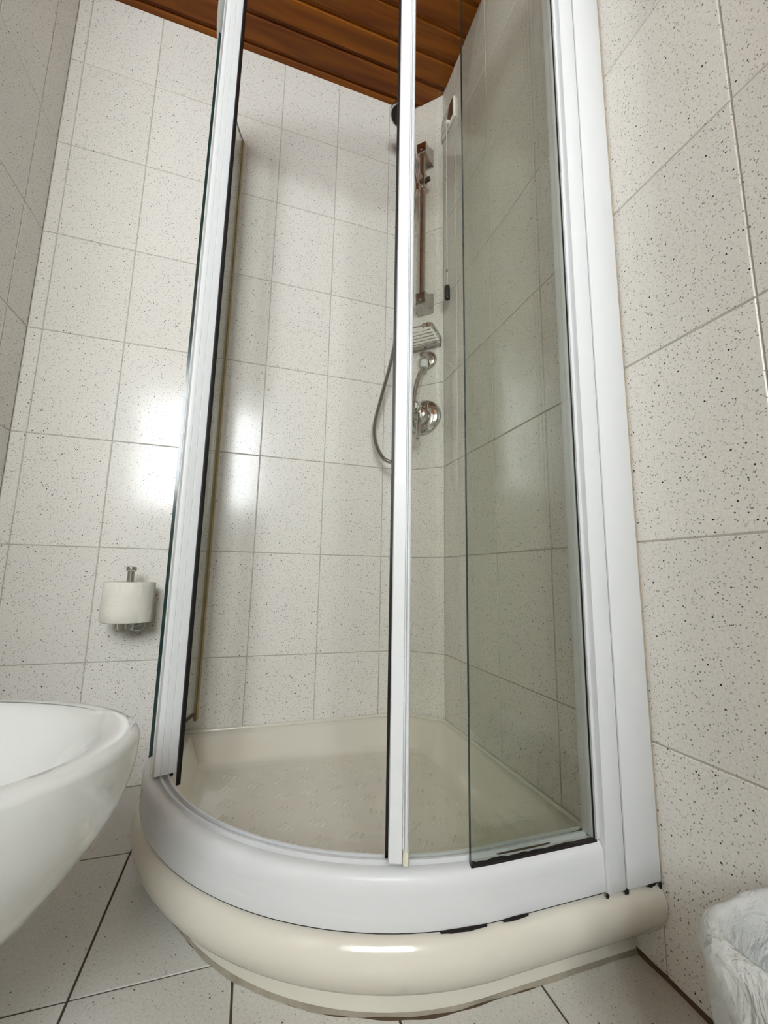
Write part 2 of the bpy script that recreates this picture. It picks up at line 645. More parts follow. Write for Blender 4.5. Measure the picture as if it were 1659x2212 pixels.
def front(o, n_leg=4):
    """front outline of tray offset outwards by o: right leg -> arc -> left leg; returns (points, normals)"""
    pts, nr = [], []
    for i in range(n_leg):
        pts.append(Vector((RC.x * i / n_leg, RC.y - RR - o))); nr.append(Vector((0, -1)))
    for i in range(NA + 1):
        a = -PI / 2 - (PI / 2) * i / NA
        d = Vector((math.cos(a), math.sin(a)))
        pts.append(RC + d * (RR + o)); nr.append(d)
    for i in range(1, n_leg + 1):
        pts.append(Vector((RC.x - RR - o, RC.y * (1 - i / n_leg)))); nr.append(Vector((-1, 0)))
    return pts, nr


def tray_loop(o, d, zf, zw, eps=0.0015):
    """closed loop: rounded front offset by o at height zf; wall side inset by d at height zw"""
    d = d + eps
    fp, _ = front(o)
    lp = []
    k = len(fp)
    for i, p in enumerate(fp):
        x = min(p.x, -d); yv = min(p.y, -d)
        ramp = 1.0
        if i < 4: ramp = i / 4
        if i > k - 5: ramp = (k - 1 - i) / 4
        lp.append(Vector((x, yv, zw + (zf - zw) * min(1, ramp * 1.6))))
    lp.append(Vector((RC.x, -d, zw)))
    # chamfered back corner
    s = d * math.tan(math.radians(22.5))
    lp.append(Vector((-0.1 - s - 0.02 * 0, -d, zw)))
    lp.append(Vector((-d, -0.095 - s, zw)))
    lp.append(Vector((-d, RC.y, zw)))
    return lp


prof = [(-0.048, 0.0, 0.0, 0.0), (-0.048, 0.0, 0.020, 0.020), (-0.0468, 0.0, 0.028, 0.028), (-0.042, 0.0, 0.035, 0.035), (-0.032, 0.0, 0.0415, 0.0415), (-0.019, 0, 0.0490, 0.0490), (-0.007, 0, 0.058, 0.058), (0.002, 0, 0.069, 0.069), (0.0085, 0, 0.082, 0.082),
        (0.0110, 0, 0.095, 0.095), (0.0095, 0, 0.107, 0.107), (0.004, 0, 0.117, 0.115), (-0.004, 0, 0.1235, 0.119), (-0.012, 0, 0.1265, 0.120),
        (-0.044, 0.012, 0.1265, 0.120), (-0.050, 0.018, 0.1245, 0.1175), (-0.055, 0.024, 0.118, 0.111), (-0.078, 0.052, 0.062, 0.062), (-0.084, 0.060, 0.053, 0.053), (-0.095, 0.072, 0.0478, 0.0478), (-0.105, 0.082, 0.0470, 0.0470)]
loops = [tray_loop(*p) for p in prof]
tray = loft('shower_tray', loops, 'acrylic', None, True, True, True, True, 60)
tag(tray, 'cream rounded corner shower tray with bulging front edge on the tiled floor', 'shower tray')

# raised anti-slip dashes, three to a group
tv, tf = [], []


def dash(cx, cy_, ang, ln=0.0155, wd=0.0032, ht=0.0024, z=0.0468):
    b = len(tv)
    ca, sa = math.cos(ang), math.sin(ang)
    ring = 10
    for s, hh in ((1.0, -0.0008), (0.72, ht * 0.7), (0.35, ht)):
        for k in range(ring):
            t = 2 * PI * k / ring
            x, yv = ln * s * math.cos(t), wd * s * math.sin(t)
            if s < 1: x = ln * (0.25 + 0.72 * s) * math.cos(t)
            tv.append((cx + x * ca - yv * sa, cy_ + x * sa + yv * ca, z + hh))
    for r in range(2):
        for k in range(ring):
            j = (k + 1) % ring
            tf.append((b + r * ring + k, b + r * ring + j, b + (r + 1) * ring + j, b + (r + 1) * ring + k))
    tf.append(tuple(b + 2 * ring + k for k in range(ring)))


ang = math.atan2(0.024, 0.0172)
for i in range(11):
    for j in range(10):
        gx, gy = -0.67 + 0.0612 * i, -0.124 - 0.0628 * j
        r_in = RR - 0.108
        if gx > -0.09 or gx + gy > -0.20: continue
        if gy < RC.y and gx < RC.x and (Vector((gx, gy)) - RC).length > r_in: continue
        if gx < RC.x - r_in - 0.004 or gy < RC.y - r_in: continue
        for k in (-1, 0, 1):
            px, py = -math.sin(ang) * 0.0125 * k, math.cos(ang) * 0.0125 * k
            z = 0.0475
            dash(gx + px, gy + py, ang + 0.12 * math.sin(gx * 90 + gy * 57), z=0.0470)
tr = mesh_obj('tread_ridges', tv, tf, 'acrylic', tray, True, 50)
tr['kind'] = 'stuff'
tr['label'] = 'raised anti-slip dashes on the tray floor'

# silicone bead where tray meets the walls
bp = [Vector((-0.752, -0.004, 0.1215)), Vector((-0.105, -0.004, 0.1215)), Vector((-0.0045, -0.1, 0.1215)), Vector((-0.0045, -0.770, 0.1215))]
bpts = []
for a, b in zip(bp[:-1], bp[1:]):
    n_ = max(2, int((b - a).length / 0.03))
    bpts += [a.lerp(b, i / n_) for i in range(n_)]
bpts.append(bp[-1])
tube('silicone_bead', bpts, 0.0055, 'acrylic', tray, 8)

# caulk along the foot of the tray: low bead, wider and rougher in places, with a dark dirty seam
fp, fn = front(-0.048, 24)
fp2, fn2 = [], []
for (p, q), (m_, n_) in zip(zip(fp[:-1], fp[1:]), zip(fn[:-1], fn[1:])):
    k_ = max(1, int((q - p).length / 0.006))
    for i in range(k_):
        fp2.append(p.lerp(q, i / k_)); fn2.append(m_.lerp(n_, i / k_).normalized())


def wave(i, a, b, c):
    return 0.5 * math.sin(i * a + c) + 0.3 * math.sin(i * b + 2 * c) + 0.2 * math.sin(i * 0.9 + c)


def foot_strip(name, w0, dw, h0, mat, ph_, lift):
    lp = []
    for i, (p, nr) in enumerate(zip(fp2, fn2)):
        w_ = max(0.0012, w0 + dw * wave(i, 0.11, 0.37, ph_))
        q = lambda a, z: Vector((min(p.x + nr.x * a, -0.001), min(p.y + nr.y * a, -0.001), z))
        lp.append([q(-0.004, 0.0), q(w_, lift), q(w_ * 0.7, lift + h0 * 0.4), q(0.0004, lift + h0), q(-0.004, lift + h0)])
    return loft(name, lp, mat, tray)


foot_strip('caulk_bead', 0.0030, 0.0026, 0.0040, 'caulk', 1.3, 0.0004)
foot_strip('grime_seam', 0.0034, 0.0036, 0.0008, 'dirty_joint', 4.1, 0.0002)


# ------------------------------------------------------------------ shower enclosure
enc = thing('shower_enclosure', (-0.4, -0.4, 0.127), 'white framed quadrant shower enclosure with glass sliding doors standing open', 'shower enclosure')
RZ0, RZ1 = 0.1285, 0.193
HZ0, HZ1 = 1.945, 2.005
# rail path: starts and ends where the jambs begin
JX = 0.100


def rail_path(inner=0.0):
    pts, nr = [], []
    p, n_ = front(0.0, 6)
    for a, b in zip(p, n_):
        if a.x > -JX + 0.001 or a.y > -JX + 0.001:
            continue
        pts.append(a); nr.append(b)
    pts = [Vector((-JX, RC.y - RR))] + pts + [Vector((RC.x - RR, -JX))]
    nr = [Vector((0, -1))] + nr + [Vector((-1, 0))]
    return pts, nr


rp, rn = rail_path()
h = RZ1
sec = [(0.0, RZ0), (0.0012, RZ0 + 0.004), (0.0012, RZ0 + 0.018), (0.0011, RZ0 + 0.0195), (0.0012, RZ0 + 0.021), (0.0012, RZ0 + 0.035), (0.0011, RZ0 + 0.0365), (0.0012, RZ0 + 0.038), (0.0010, h - 0.016), (-0.0008, h - 0.009), (-0.0045, h - 0.0045), (-0.010, h - 0.0025), (-0.016, h - 0.0022),
       (-0.0165, h - 0.006), (-0.0225, h - 0.006), (-0.023, h), (-0.0265, h), (-0.027, h - 0.010), (-0.036, h - 0.010), (-0.036, h - 0.002), (-0.039, h - 0.002), (-0.040, RZ0)]
sweep('bottom_rail', rp, sec, 'enamel', enc, rn)
secT = [(0.0, HZ1), (0.0012, HZ1 - 0.004), (0.001, HZ0 + 0.010), (-0.003, HZ0 + 0.003), (-0.010, HZ0), (-0.020, HZ0), (-0.0205, HZ0 + 0.012), (-0.029, HZ0 + 0.012), (-0.0295, HZ0), (-0.039, HZ0), (-0.040, HZ1)]
sweep('top_rail', rp, secT, 'enamel', enc, rn)
# dark strip painting in the shadow gap under the rail, with its mould
sweep('rail_gap_shade', rp, [(-0.001, 0.1267), (-0.001, 0.1284), (-0.037, 0.1284), (-0.037, 0.1267)], 'mould_and_shade', enc, rn)

YF = RC.y - RR                     # front face of the right leg
XF = RC.x - RR
PZ0, PZ1 = 0.1275, HZ1 + 0.004
# jambs and wall profiles, right wall then back wall
for swap in (False, True):
    def bx(name, a0, a1, b0, b1, z0, z1, mat, bev):
        # a: distance from the wall, b: offset along the leg normal (outwards positive)
        if not swap:
            return box(name, (-a1, YF - b1, z0), (-a0, YF - b0, z1), mat, enc, bev)
        return box(name, (XF - b1, -a1, z0), (XF - b0, -a0, z1), mat, enc, bev)
    bx('wall_profile', 0.004, 0.0655, -0.034, 0.006, PZ0, PZ1, 'enamel', 0.0022)
    bx('jamb', 0.0667, 0.0992, -0.034, 0.005, PZ0, PZ1, 'enamel', 0.0022)
    bx('jamb_lip', 0.0985, 0.1085, -0.030, -0.005, RZ1 - 0.001, HZ0 + 0.001, 'enamel', 0.0015)
    bx('seam', 0.0650, 0.0672, -0.030, 0.0030, PZ0, PZ1 - 0.002, 'rubber', 0.0)
    bx('glazing_seal', 0.1080, 0.1094, -0.0062, -0.0042, RZ1 - 0.001, HZ0, 'rubber', 0.0)
    bx('silicone_strip', 0.0006, 0.0046, -0.030, 0.0045, PZ0, PZ1, 'silicone', 0.001)


def glass_sheet(name, pts, z0, z1, mat, parent, thick=0.006):
    """vertical sheet along pts (2-d), its rims dark like cut glass"""
    pts = [Vector((p[0], p[1])) for p in pts]
    v, f, mi = [], [], []
    n = len(pts)
    for i, p in enumerate(pts):
        t = (pts[min(i + 1, n - 1)] - pts[max(i - 1, 0)]).normalized()
        nn = Vector((t.y, -t.x)) * (thick / 2)
        for q in (p - nn, p + nn):
            v.append((q.x, q.y, z0)); v.append((q.x, q.y, z1))
    for i in range(n - 1):
        a, b = i * 4, (i + 1) * 4
        f += [(a, b, b + 1, a + 1), (a + 2, a + 3, b + 3, b + 2), (a, a + 2, b + 2, b), (a + 1, b + 1, b + 3, a + 3)]
        mi += [0, 0, 1, 1]
    f += [(0, 1, 3, 2), ((n - 1) * 4, (n - 1) * 4 + 2, (n - 1) * 4 + 3, (n - 1) * 4 + 1)]
    mi += [1, 1]
    o = mesh_obj(name, v, f, None, None, True, 40, mats=[mat, 'glass_edge'])
    for pl, k in zip(o.data.polygons, mi):
        pl.material_index = k
    rebase(o, parent)
    return o


# fixed panes: right and left, from the jamb to just past the start of the curve
GO = -0.008                        # pane sits this far inside the rail front
AF = math.radians(4.6)


def fixed_path(swap):
    pts = [Vector((-0.1045, YF - GO)), Vector((-0.18, YF - GO)), Vector((RC.x, YF - GO))]
    for i in range(1, 5):
        a = -PI / 2 - AF * i / 4
        pts.append(RC + Vector((math.cos(a), math.sin(a))) * (RR + GO))
    if swap:
        pts = [Vector((XF - GO, -0.1045)), Vector((XF - GO, -0.18)), Vector((XF - GO, RC.y))]
        for i in range(1, 5):
            a = -PI + AF * i / 4
            pts.append(RC + Vector((math.cos(a), math.sin(a))) * (RR + GO))
    return pts


for swap in (False, True):
    fpth = fixed_path(swap)
    g = glass_sheet('fixed_pane', fpth, RZ1 - 0.005, HZ0 + 0.004, 'glass_fixed', enc)
    # black grimy gasket along its foot
    random.seed(21 + swap)
    lps = []
    dense = []
    for a, b in zip(fpth[:-1], fpth[1:]):
        k_ = max(2, int((b - a).length / 0.008))
        dense += [a.lerp(b, i / k_) for i in range(k_)]
    dense.append(fpth[-1])
    for i, p in enumerate(dense):
        t = (dense[min(i + 1, len(dense) - 1)] - dense[max(i - 1, 0)]).normalized()
        nn = Vector((t.y, -t.x))
        hh = RZ1 - 0.0020 + random.uniform(0, 0.0020)
        w1, w2 = 0.0033, 0.0031
        lps.append([Vector((p.x + nn.x * w1, p.y + nn.y * w1, RZ1 - 0.004)), Vector((p.x + nn.x * w1, p.y + nn.y * w1, hh - 0.0006)), Vector((p.x + nn.x * 0.0031, p.y + nn.y * 0.0031, hh)),
                    Vector((p.x - nn.x * 0.003, p.y - nn.y * 0.003, hh)), Vector((p.x - nn.x * w2, p.y - nn.y * w2, hh - 0.001)), Vector((p.x - nn.x * w2, p.y - nn.y * w2, RZ1 - 0.006))])
    gk = loft('gasket', lps, 'mould_and_shade', None)
    gk.parent = g
    gk.matrix_parent_inverse = g.matrix_parent_inverse.inverted() @ Matrix.Translation(-Vector(enc.location)) if False else Matrix()


def arc_leaf(c, r, a0, a1, n=28):
    return [Vector((c[0] + r * math.cos(a0 + (a1 - a0) * i / n), c[1] + r * math.sin(a0 + (a1 - a0) * i / n))) for i in range(n + 1)]


def sub(o, part):
    """sub-part built in world coordinates under a part that itself hangs at the enclosure"""
    o.parent = part
    o.matrix_parent_inverse = Matrix()
    return o


# the two curved sliding doors
LR = 0.50
DZ0, DZ1 = 0.186, 1.950
for which in ('right', 'left'):
    if which == 'right':
        LR = 0.85
        cxx, half = -0.212, math.asin(0.176 / LR)
        cc = (cxx, -0.768 + LR)
        path = arc_leaf(cc, LR, -PI / 2 + half, -PI / 2 - half)        # trailing -> leading
        lab = 'right sliding door, its white edge profile in mid opening'
    else:
        LR = 0.50
        half = math.asin(0.18 / LR)
        cc = (-0.737 + LR, -0.236)
        path = arc_leaf(cc, LR, PI - half, PI + half)                  # trailing (back) -> leading (front)
        lab = 'left sliding door pushed back against the wall'
    door = glass_sheet('sliding_door', path, DZ0, DZ1, 'glass_door', enc, 0.005)
    door['label'] = lab
    P = path[-1]
    T = (path[-1] - path[-2]).normalized()          # direction in which the leading edge points
    O = (P - Vector(cc)).normalized()               # outwards
    if which == 'right':                            # the profile itself is extruded at a slight angle to the glass
        O = Vector((-math.sin(math.radians(19)), -math.cos(math.radians(19))))
        T = Vector((O.y, -O.x))
    def sect(lst):
        return [P + T * a + O * b for a, b in lst]
    def prism(name, lst, z0, z1, mat, ang_=30):
        s2 = sect(lst)
        return sub(loft(name, [[Vector((q.x, q.y, z)) for q in s2] for z in (z0, z1)], mat, None, True, True, True, True, ang_), door)
    # white edge profile: broad flat face, a groove and a rounded ridge towards the glass
    XO = 0.016
    prism('edge_profile', [(0.010, -0.006), (0.012, -0.0045), (0.012, 0.008), (0.0110, 0.0088), (0.012, 0.0096), (0.012, 0.020), (0.0110, 0.0208), (0.012, 0.0216), (0.012, 0.013 + XO), (0.0105, 0.0150 + XO), (-0.0048, 0.0158 + XO), (-0.0055, 0.0140 + XO), (-0.0058, 0.0105 + XO), (-0.0072, 0.0100 + XO), (-0.0076, 0.0130 + XO), (-0.0085, 0.0158 + XO), (-0.0103, 0.0165 + XO), (-0.0121, 0.0152 + XO), (-0.0130, 0.0120 + XO), (-0.0130, 0.0030), (-0.0130, -0.006), (-0.010, -0.008), (-0.008, -0.010), (0.009, -0.010)], DZ0 + (0.020 if which == 'right' else 0.0095), DZ1 + 0.002, 'enamel', 50)
    prism('magnetic_seal', [(0.0085, -0.0125), (0.0118, -0.0052), (0.0160, -0.0052), (0.0162, -0.0080), (0.0150, -0.0125)], DZ0 - (0.0 if which == 'right' else 0.012), DZ1 - 0.004, 'rubber')
    for z0_, z1_ in ((DZ0 + (0.0190 if which == 'right' else 0.0088), DZ0 + 0.034), (DZ1 - 0.016, DZ1 - 0.006)):
        prism('end_cap', [(-0.0062, 0.0115 + XO), (-0.0062, 0.0165 + XO), (-0.0083, 0.0180 + XO), (-0.0122, 0.0175 + XO), (-0.0142, 0.0130 + XO), (-0.0142, 0.004), (-0.0062, 0.004)], z0_, z1_, 'cream', 50)
    # yellowed seal on the trailing edge
    P2 = path[0]; T2 = (path[0] - path[1]).normalized(); O2 = (P2 - Vector(cc)).normalized()
    s2 = [P2 + T2 * a + O2 * b for a, b in [(-0.004, -0.0045), (0.006, -0.0045), (0.0085, 0.0), (0.006, 0.0045), (-0.004, 0.0045)]]
    sub(loft('rear_seal', [[Vector((q.x, q.y, z)) for q in s2] for z in (DZ0 - 0.02, DZ1 - 0.003)], 'yellow_seal', None), door)
    # dark seal along the foot
    fo = []
    for i, p in enumerate(path[1:-1]):
        o_ = (p - Vector(cc)).normalized()
        fo.append([Vector((p.x + o_.x * b, p.y + o_.y * b, z)) for b, z in ((-0.0035, DZ0 - 0.004), (-0.0035, DZ0 + 0.003), (0.0035, DZ0 + 0.003), (0.0035, DZ0 - 0.004))])
    sub(loft('foot_seal', fo, 'dirty_joint', None), door)

# mould spots at the right end, where rail, jamb and tray meet
random.seed(5)


def blob(name, c, rx, ry, rz, mat, parent):
    n_ = 14
    loops_ = []
    ph = [random.uniform(0.7, 1.25) for _ in range(n_)]
    for s, zz in ((1.0, 0.0), (0.85, 0.6), (0.4, 1.0)):
        loops_.append([Vector((c[0] + rx * s * ph[k] * math.cos(2 * PI * k / n_), c[1] + ry * zz, c[2] + rz * s * ph[k] * math.sin(2 * PI * k / n_))) for k in range(n_)])
    return loft(name, loops_, mat, parent, True, True, True, True, 80)


for x_, z_, rx, rz in ((-0.019, 0.1258, 0.008, 0.0036), (-0.004, 0.1225, 0.0024, 0.0060), (-0.0655, 0.1255, 0.0042, 0.0040), (-0.099, 0.1262, 0.0030, 0.0036)):
    blob('mould_spot', (x_, YF - 0.0030, z_), rx, -0.0022, rz, 'mould_and_shade', enc)
# dark runs of mould in the gap below the rail
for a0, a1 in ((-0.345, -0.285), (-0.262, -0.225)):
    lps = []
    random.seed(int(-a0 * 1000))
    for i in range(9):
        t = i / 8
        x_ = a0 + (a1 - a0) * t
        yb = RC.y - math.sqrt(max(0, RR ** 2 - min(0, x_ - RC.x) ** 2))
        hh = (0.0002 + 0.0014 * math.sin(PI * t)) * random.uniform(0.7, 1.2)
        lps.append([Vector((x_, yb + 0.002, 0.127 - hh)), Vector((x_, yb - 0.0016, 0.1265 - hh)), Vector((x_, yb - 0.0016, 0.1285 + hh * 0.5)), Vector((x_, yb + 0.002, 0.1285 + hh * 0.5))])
    loft('mould_run', lps, 'mould_and_shade', enc)

# ------------------------------------------------------------------ shower fittings on the corner panel
UB = 0.002
sr = thing('slide_rail', cp(UB, 0.04, 1.8), 'tarnished chrome slide rail with two square brackets on the corner panel', 'shower rail')
tube('bar', [cp(UB, 0.042, z) for z in (1.505, 1.7, 1.9, 2.135)], 0.0128, 'worn_chrome', sr, 16)
for zc, sgn in ((2.115, 1), (1.515, -1)):
    # bracket: square base on the wall tapering to a block round the bar
    lp = []
    for n_, hu, hz, dz in ((0.0, 0.030, 0.036, 0.0), (0.006, 0.030, 0.036, 0.0), (0.030, 0.020, 0.026, 0.004 * sgn), (0.056, 0.018, 0.022, 0.006 * sgn), (0.058, 0.015, 0.019, 0.006 * sgn)):
        lp.append([cp(UB + a * hu, n_, zc + dz + b * hz) for a, b in ((-1, -1), (1, -1), (1, 1), (-1, 1))])
    br = loft('bracket', lp, 'worn_chrome', sr, angle=20)
    k_ = lathe('bracket_screw', cp(UB, 0.0575, zc + 0.006 * sgn - 0.006), CN, [(0.0, -0.001), (0.0045, 0.0), (0.004, 0.0025), (0.0, 0.0032)], 'chrome', None, 14)
    sub(k_, br)
sl = lathe('slider', cp(UB, 0.042, 1.985), (0, 0, 1), [(0.0130, -0.024), (0.0185, -0.022), (0.0195, 0.0), (0.0185, 0.022), (0.0130, 0.024)], 'worn_chrome', sr, 20)
sub(tube('slider_knob', [cp(UB + 0.016, 0.045, 1.985), cp(UB + 0.030, 0.048, 1.985)], 0.008, 'rubber', None, 12), sl)
sub(tube('holder_arm', [cp(UB, 0.05, 1.99), cp(UB - 0.006, 0.072, 1.998)], 0.010, 'worn_chrome', None, 14), sl)

# hand shower tilted out of the holder
hs = thing('hand_shower', cp(UB - 0.008, 0.078, 1.95), 'chrome hand shower with black spray face held high on the slide rail', 'hand shower')
hp0, hp1 = cp(UB - 0.006, 0.072, 1.945), cp(UB - 0.022, 0.118, 2.125)
hand = catmull([hp0, hp0.lerp(hp1, 0.35), hp0.lerp(hp1, 0.75), hp1, cp(UB - 0.030, 0.140, 2.172)], 6)
tube('handle', hand, 0.012, 'chrome', hs, 16, True, [0.0095 + 0.006 * (i / (len(hand) - 1)) ** 2 for i in range(len(hand))])
hd = cp(UB - 0.036, 0.158, 2.170)
hax = (CN * 0.30 - CU * 0.22 + Vector((0, 0, -0.93))).normalized()
lathe('spray_head', hd, hax, [(0.010, -0.046), (0.020, -0.040), (0.032, -0.022), (0.039, -0.004), (0.041, 0.006), (0.039, 0.012), (0.033, 0.0135)], 'chrome', hs, 32, 50)
lathe('spray_face', hd, hax, [(0.033, 0.008), (0.033, 0.0145), (0.030, 0.0155), (0.0, 0.0158)], 'rubber', hs, 32)

# wall outlet
we = thing('wall_outlet', cp(0.008, 0.0, 1.30), 'round chrome hose outlet on the corner panel below the soap basket', 'shower outlet')
oc = cp(0.010, 0.0, 1.301)
lathe('flange', oc, CN, [(0.034, 0.0), (0.034, 0.003), (0.030, 0.008), (0.020, 0.011), (0.0, 0.0115)], 'chrome', we, 32, 50)
lathe('spout', oc, CN, [(0.0135, 0.010), (0.0135, 0.046), (0.011, 0.050), (0.0, 0.051)], 'chrome', we, 24)
lathe('outlet_nipple', oc + CN * 0.036, (CU * -0.10 + Vector((0, 0, -1))), [(0.0115, -0.004), (0.0115, 0.022), (0.010, 0.023)], 'chrome', we, 20)

# hose loop
hose = thing('shower_hose', cp(-0.06, 0.1, 0.95), 'ribbed metal shower hose hanging in a loop beside the centre door profile', 'shower hose')
ctrl = [oc + CN * 0.036 + Vector((0, 0, -0.040)), cp(0.000, 0.050, 1.232), cp(-0.003, 0.078, 1.175), cp(-0.005, 0.096, 1.11), cp(-0.011, 0.104, 1.03), cp(-0.028, 0.112, 0.945), cp(-0.062, 0.120, 0.912), cp(-0.100, 0.122, 0.930), cp(-0.128, 0.120, 0.985), cp(-0.133, 0.120, 1.045), cp(-0.112, 0.118, 1.135),
        cp(-0.070, 0.126, 1.27), cp(-0.046, 0.126, 1.41), cp(-0.036, 0.095, 1.60), cp(-0.022, 0.084, 1.78), cp(-0.010, 0.075, 1.90), hp0 + Vector((0, 0, -0.004))]
cur = catmull(ctrl, 40)
# resample evenly and rib the surface
ln = [0.0]
for a, b in zip(cur[:-1], cur[1:]):
    ln.append(ln[-1] + (b - a).length)
step = 0.0019
res, i = [], 0
s = 0.0
while s < ln[-1]:
    while ln[i + 1] < s: i += 1
    t = (s - ln[i]) / max(1e-9, ln[i + 1] - ln[i])
    res.append(cur[i].lerp(cur[i + 1], t))
    s += step
tube('hose_sheath', res, 0.007, 'hose', hose, 9, True, [0.0074 if k % 2 else 0.0054 for k in range(len(res))], 80)
tube('hose_nut', [ctrl[0] + Vector((0, 0, 0.022)), ctrl[0] + Vector((0, 0, -0.004))], 0.0125, 'enamel', hose, 16)
tube('hose_nut', [hp0 + Vector((0, 0, -0.020)), hp0 + Vector((0, 0, 0.004))], 0.0105, 'chrome', hose, 16)

# mixer
mx_ = thing('shower_mixer', cp(0, 0, 1.09), 'round chrome shower mixer with lever and push knob on the corner panel', 'mixer tap')
mc = cp(-0.003, 0.0, 1.094)
lathe('plate', mc, CN, [(0.062, 0.0), (0.062, 0.004), (0.057, 0.010), (0.040, 0.0155), (0.020, 0.018), (0.0, 0.0185)], 'chrome', mx_, 40, 50)
lathe('body', mc - Vector((0, 0, 0.006)), CN, [(0.030, 0.010), (0.028, 0.046), (0.026, 0.056), (0.020, 0.060), (0.0, 0.061)], 'chrome', mx_, 32, 40)
lathe('diverter_knob', mc + Vector((0, 0, 0.014)) - CU * 0.006, CN, [(0.019, 0.030), (0.019, 0.072), (0.017, 0.077), (0.0125, 0.078)], 'chrome', mx_, 28, 40)
lathe('knob_cap', mc + Vector((0, 0, 0.014)) - CU * 0.006, CN, [(0.012, 0.074), (0.012, 0.080), (0.010, 0.0815), (0.0, 0.082)], 'plastic', mx_, 24)
lv = [mc + CN * 0.050 + Vector((0, 0, -0.020)) + CU * 0.003, mc + CN * 0.060 + Vector((0, 0, -0.045)) + CU * 0.004, mc + CN * 0.066 + Vector((0, 0, -0.070)) + CU * 0.004, mc + CN * 0.070 + Vector((0, 0, -0.102)) + CU * 0.004]
tube('lever', lv, 0.006, 'chrome', mx_, 12, True, [0.0095, 0.008, 0.0075, 0.007])

# soap basket of chrome wire
sb = thing('soap_basket', cp(0, 0.05, 1.35), 'chrome wire soap basket on the corner panel below the slide rail', 'soap basket')
zb = 1.352
for k in range(6):
    nn = 0.012 + 0.018 * k
    tube('wire', [cp(-0.058, nn, zb + 0.012), cp(-0.056, nn, zb), cp(0.054, nn, zb), cp(0.060, nn, zb + 0.012)], 0.0019, 'chrome', sb, 8)
lp = []
for u_, n_ in ((0.030, 0.108), (0.050, 0.108), (0.0585, 0.104), (0.0625, 0.094), (0.0625, 0.040), (0.0625, 0.003)):
    lp.append((u_, n_))
for sg in (1, -1):
    loops_ = []
    for i_, (u_, n_) in enumerate(lp):
        a = Vector(lp[max(i_ - 1, 0)]); b = Vector(lp[min(i_ + 1, len(lp) - 1)])
        t = (b - a).normalized(); q = Vector((t.y, -t.x)) * 0.0014
        z0, z1 = zb + 0.008, zb + 0.022
        loops_.append([cp(sg * (u_ + q.x), n_ + q.y, z0), cp(sg * (u_ - q.x), n_ - q.y, z0), cp(sg * (u_ - q.x), n_ - q.y, z1), cp(sg * (u_ + q.x), n_ + q.y, z1)])
    loft('side_band', loops_, 'chrome', sb, angle=60)
tube('front_wire', [cp(-0.032, 0.108, zb + 0.015), cp(0.032, 0.108, zb + 0.015)], 0.0022, 'chrome', sb, 8)
lo_ = [[cp(-0.060, 0.0006, z) for z in (zb - 0.010, zb + 0.012)] + [cp(-0.060, 0.003, z) for z in (zb + 0.012, zb - 0.010)],
       [cp(0.060, 0.0006, z) for z in (zb - 0.010, zb + 0.012)] + [cp(0.060, 0.003, z) for z in (zb + 0.012, zb - 0.010)]]
loft('back_plate', lo_, 'chrome', sb, angle=20)

# emergency pull cord on the right wall
pc = thing('pull_cord_alarm', (0, -0.136, 2.21), 'wall switch plate with hanging pull cord and black grip beside the corner panel', 'pull cord')
box('plate', (-0.009, -0.198, 2.165), (-0.0004, -0.102, 2.250), 'plastic', pc, 0.003)
box('metal_cover', (-0.0105, -0.192, 2.176), (-0.0085, -0.108, 2.246), 'steel', pc, 0.0008)
lathe('button', (-0.0105, -0.162, 2.175), (-1, 0, 0), [(0.0075, -0.001), (0.0075, 0.010), (0.006, 0.012), (0.0, 0.0125)], 'plastic', pc, 18)
tube('cord', [(-0.020, -0.162, 2.176), (-0.0205, -0.1625, 1.9), (-0.02, -0.163, 1.53)], 0.0013, 'cord', pc, 6)
lathe('knot', (-0.02, -0.163, 1.578), (0, 0, -1), [(0.0, -0.006), (0.0035, -0.004), (0.004, 0.0), (0.003, 0.005), (0.0, 0.006)], 'yellow_seal', pc, 10)
lathe('grip', (-0.02, -0.163, 1.522), (0, 0, -1), [(0.004, 0.0), (0.0085, 0.003), (0.0098, 0.010), (0.0098, 0.044), (0.0085, 0.051), (0.004, 0.053)], 'rubber', pc, 16)

# ------------------------------------------------------------------ wall socket on the right wall behind the frame
so = thing('wall_socket', (0, -1.29, 1.0), 'white wall socket plate with dark switch, mirrored in the right fixed glass pane', 'socket')
box('plate', (-0.008, -1.345, 0.962), (-0.0004, -1.235, 1.032), 'plastic', so, 0.003)
box('switch_rocker', (-0.0105, -1.310, 0.975), (-0.0075, -1.290, 1.018), 'bin', so, 0.001)

# ------------------------------------------------------------------ toilet roll on its holder
hx, hy = -0.883, -0.078
ho = thing('roll_holder', (hx, 0, 0.42), 'chrome upright toilet roll holder on the back wall', 'roll holder')
lathe('wall_disc', (hx + 0.012, -0.0004, 0.412), (0, -1, 0), [(0.021, 0.0), (0.021, 0.005), (0.018, 0.008), (0.0, 0.0085)], 'chrome', ho, 24)
tube('arm', [(hx + 0.012, -0.008, 0.412), (hx + 0.010, -0.04, 0.412), (hx, hy, 0.412)], 0.0065, 'chrome', ho, 12)
lathe('foot_cup', (hx, hy, 0.404), (0, 0, 1), [(0.017, 0.0), (0.0185, 0.002), (0.0185, 0.0165), (0.017, 0.0185)], 'chrome', ho, 28, 30)
lathe('upright', (hx, hy, 0.422), (0, 0, 1), [(0.0088, 0.0), (0.0088, 0.132)], 'chrome', ho, 20)
lathe('knob', (hx, hy, 0.550), (0, 0, 1), [(0.0095, 0.0), (0.0125, 0.003), (0.0128, 0.010), (0.0115, 0.0125), (0.0, 0.0132)], 'chrome', ho, 24, 50)
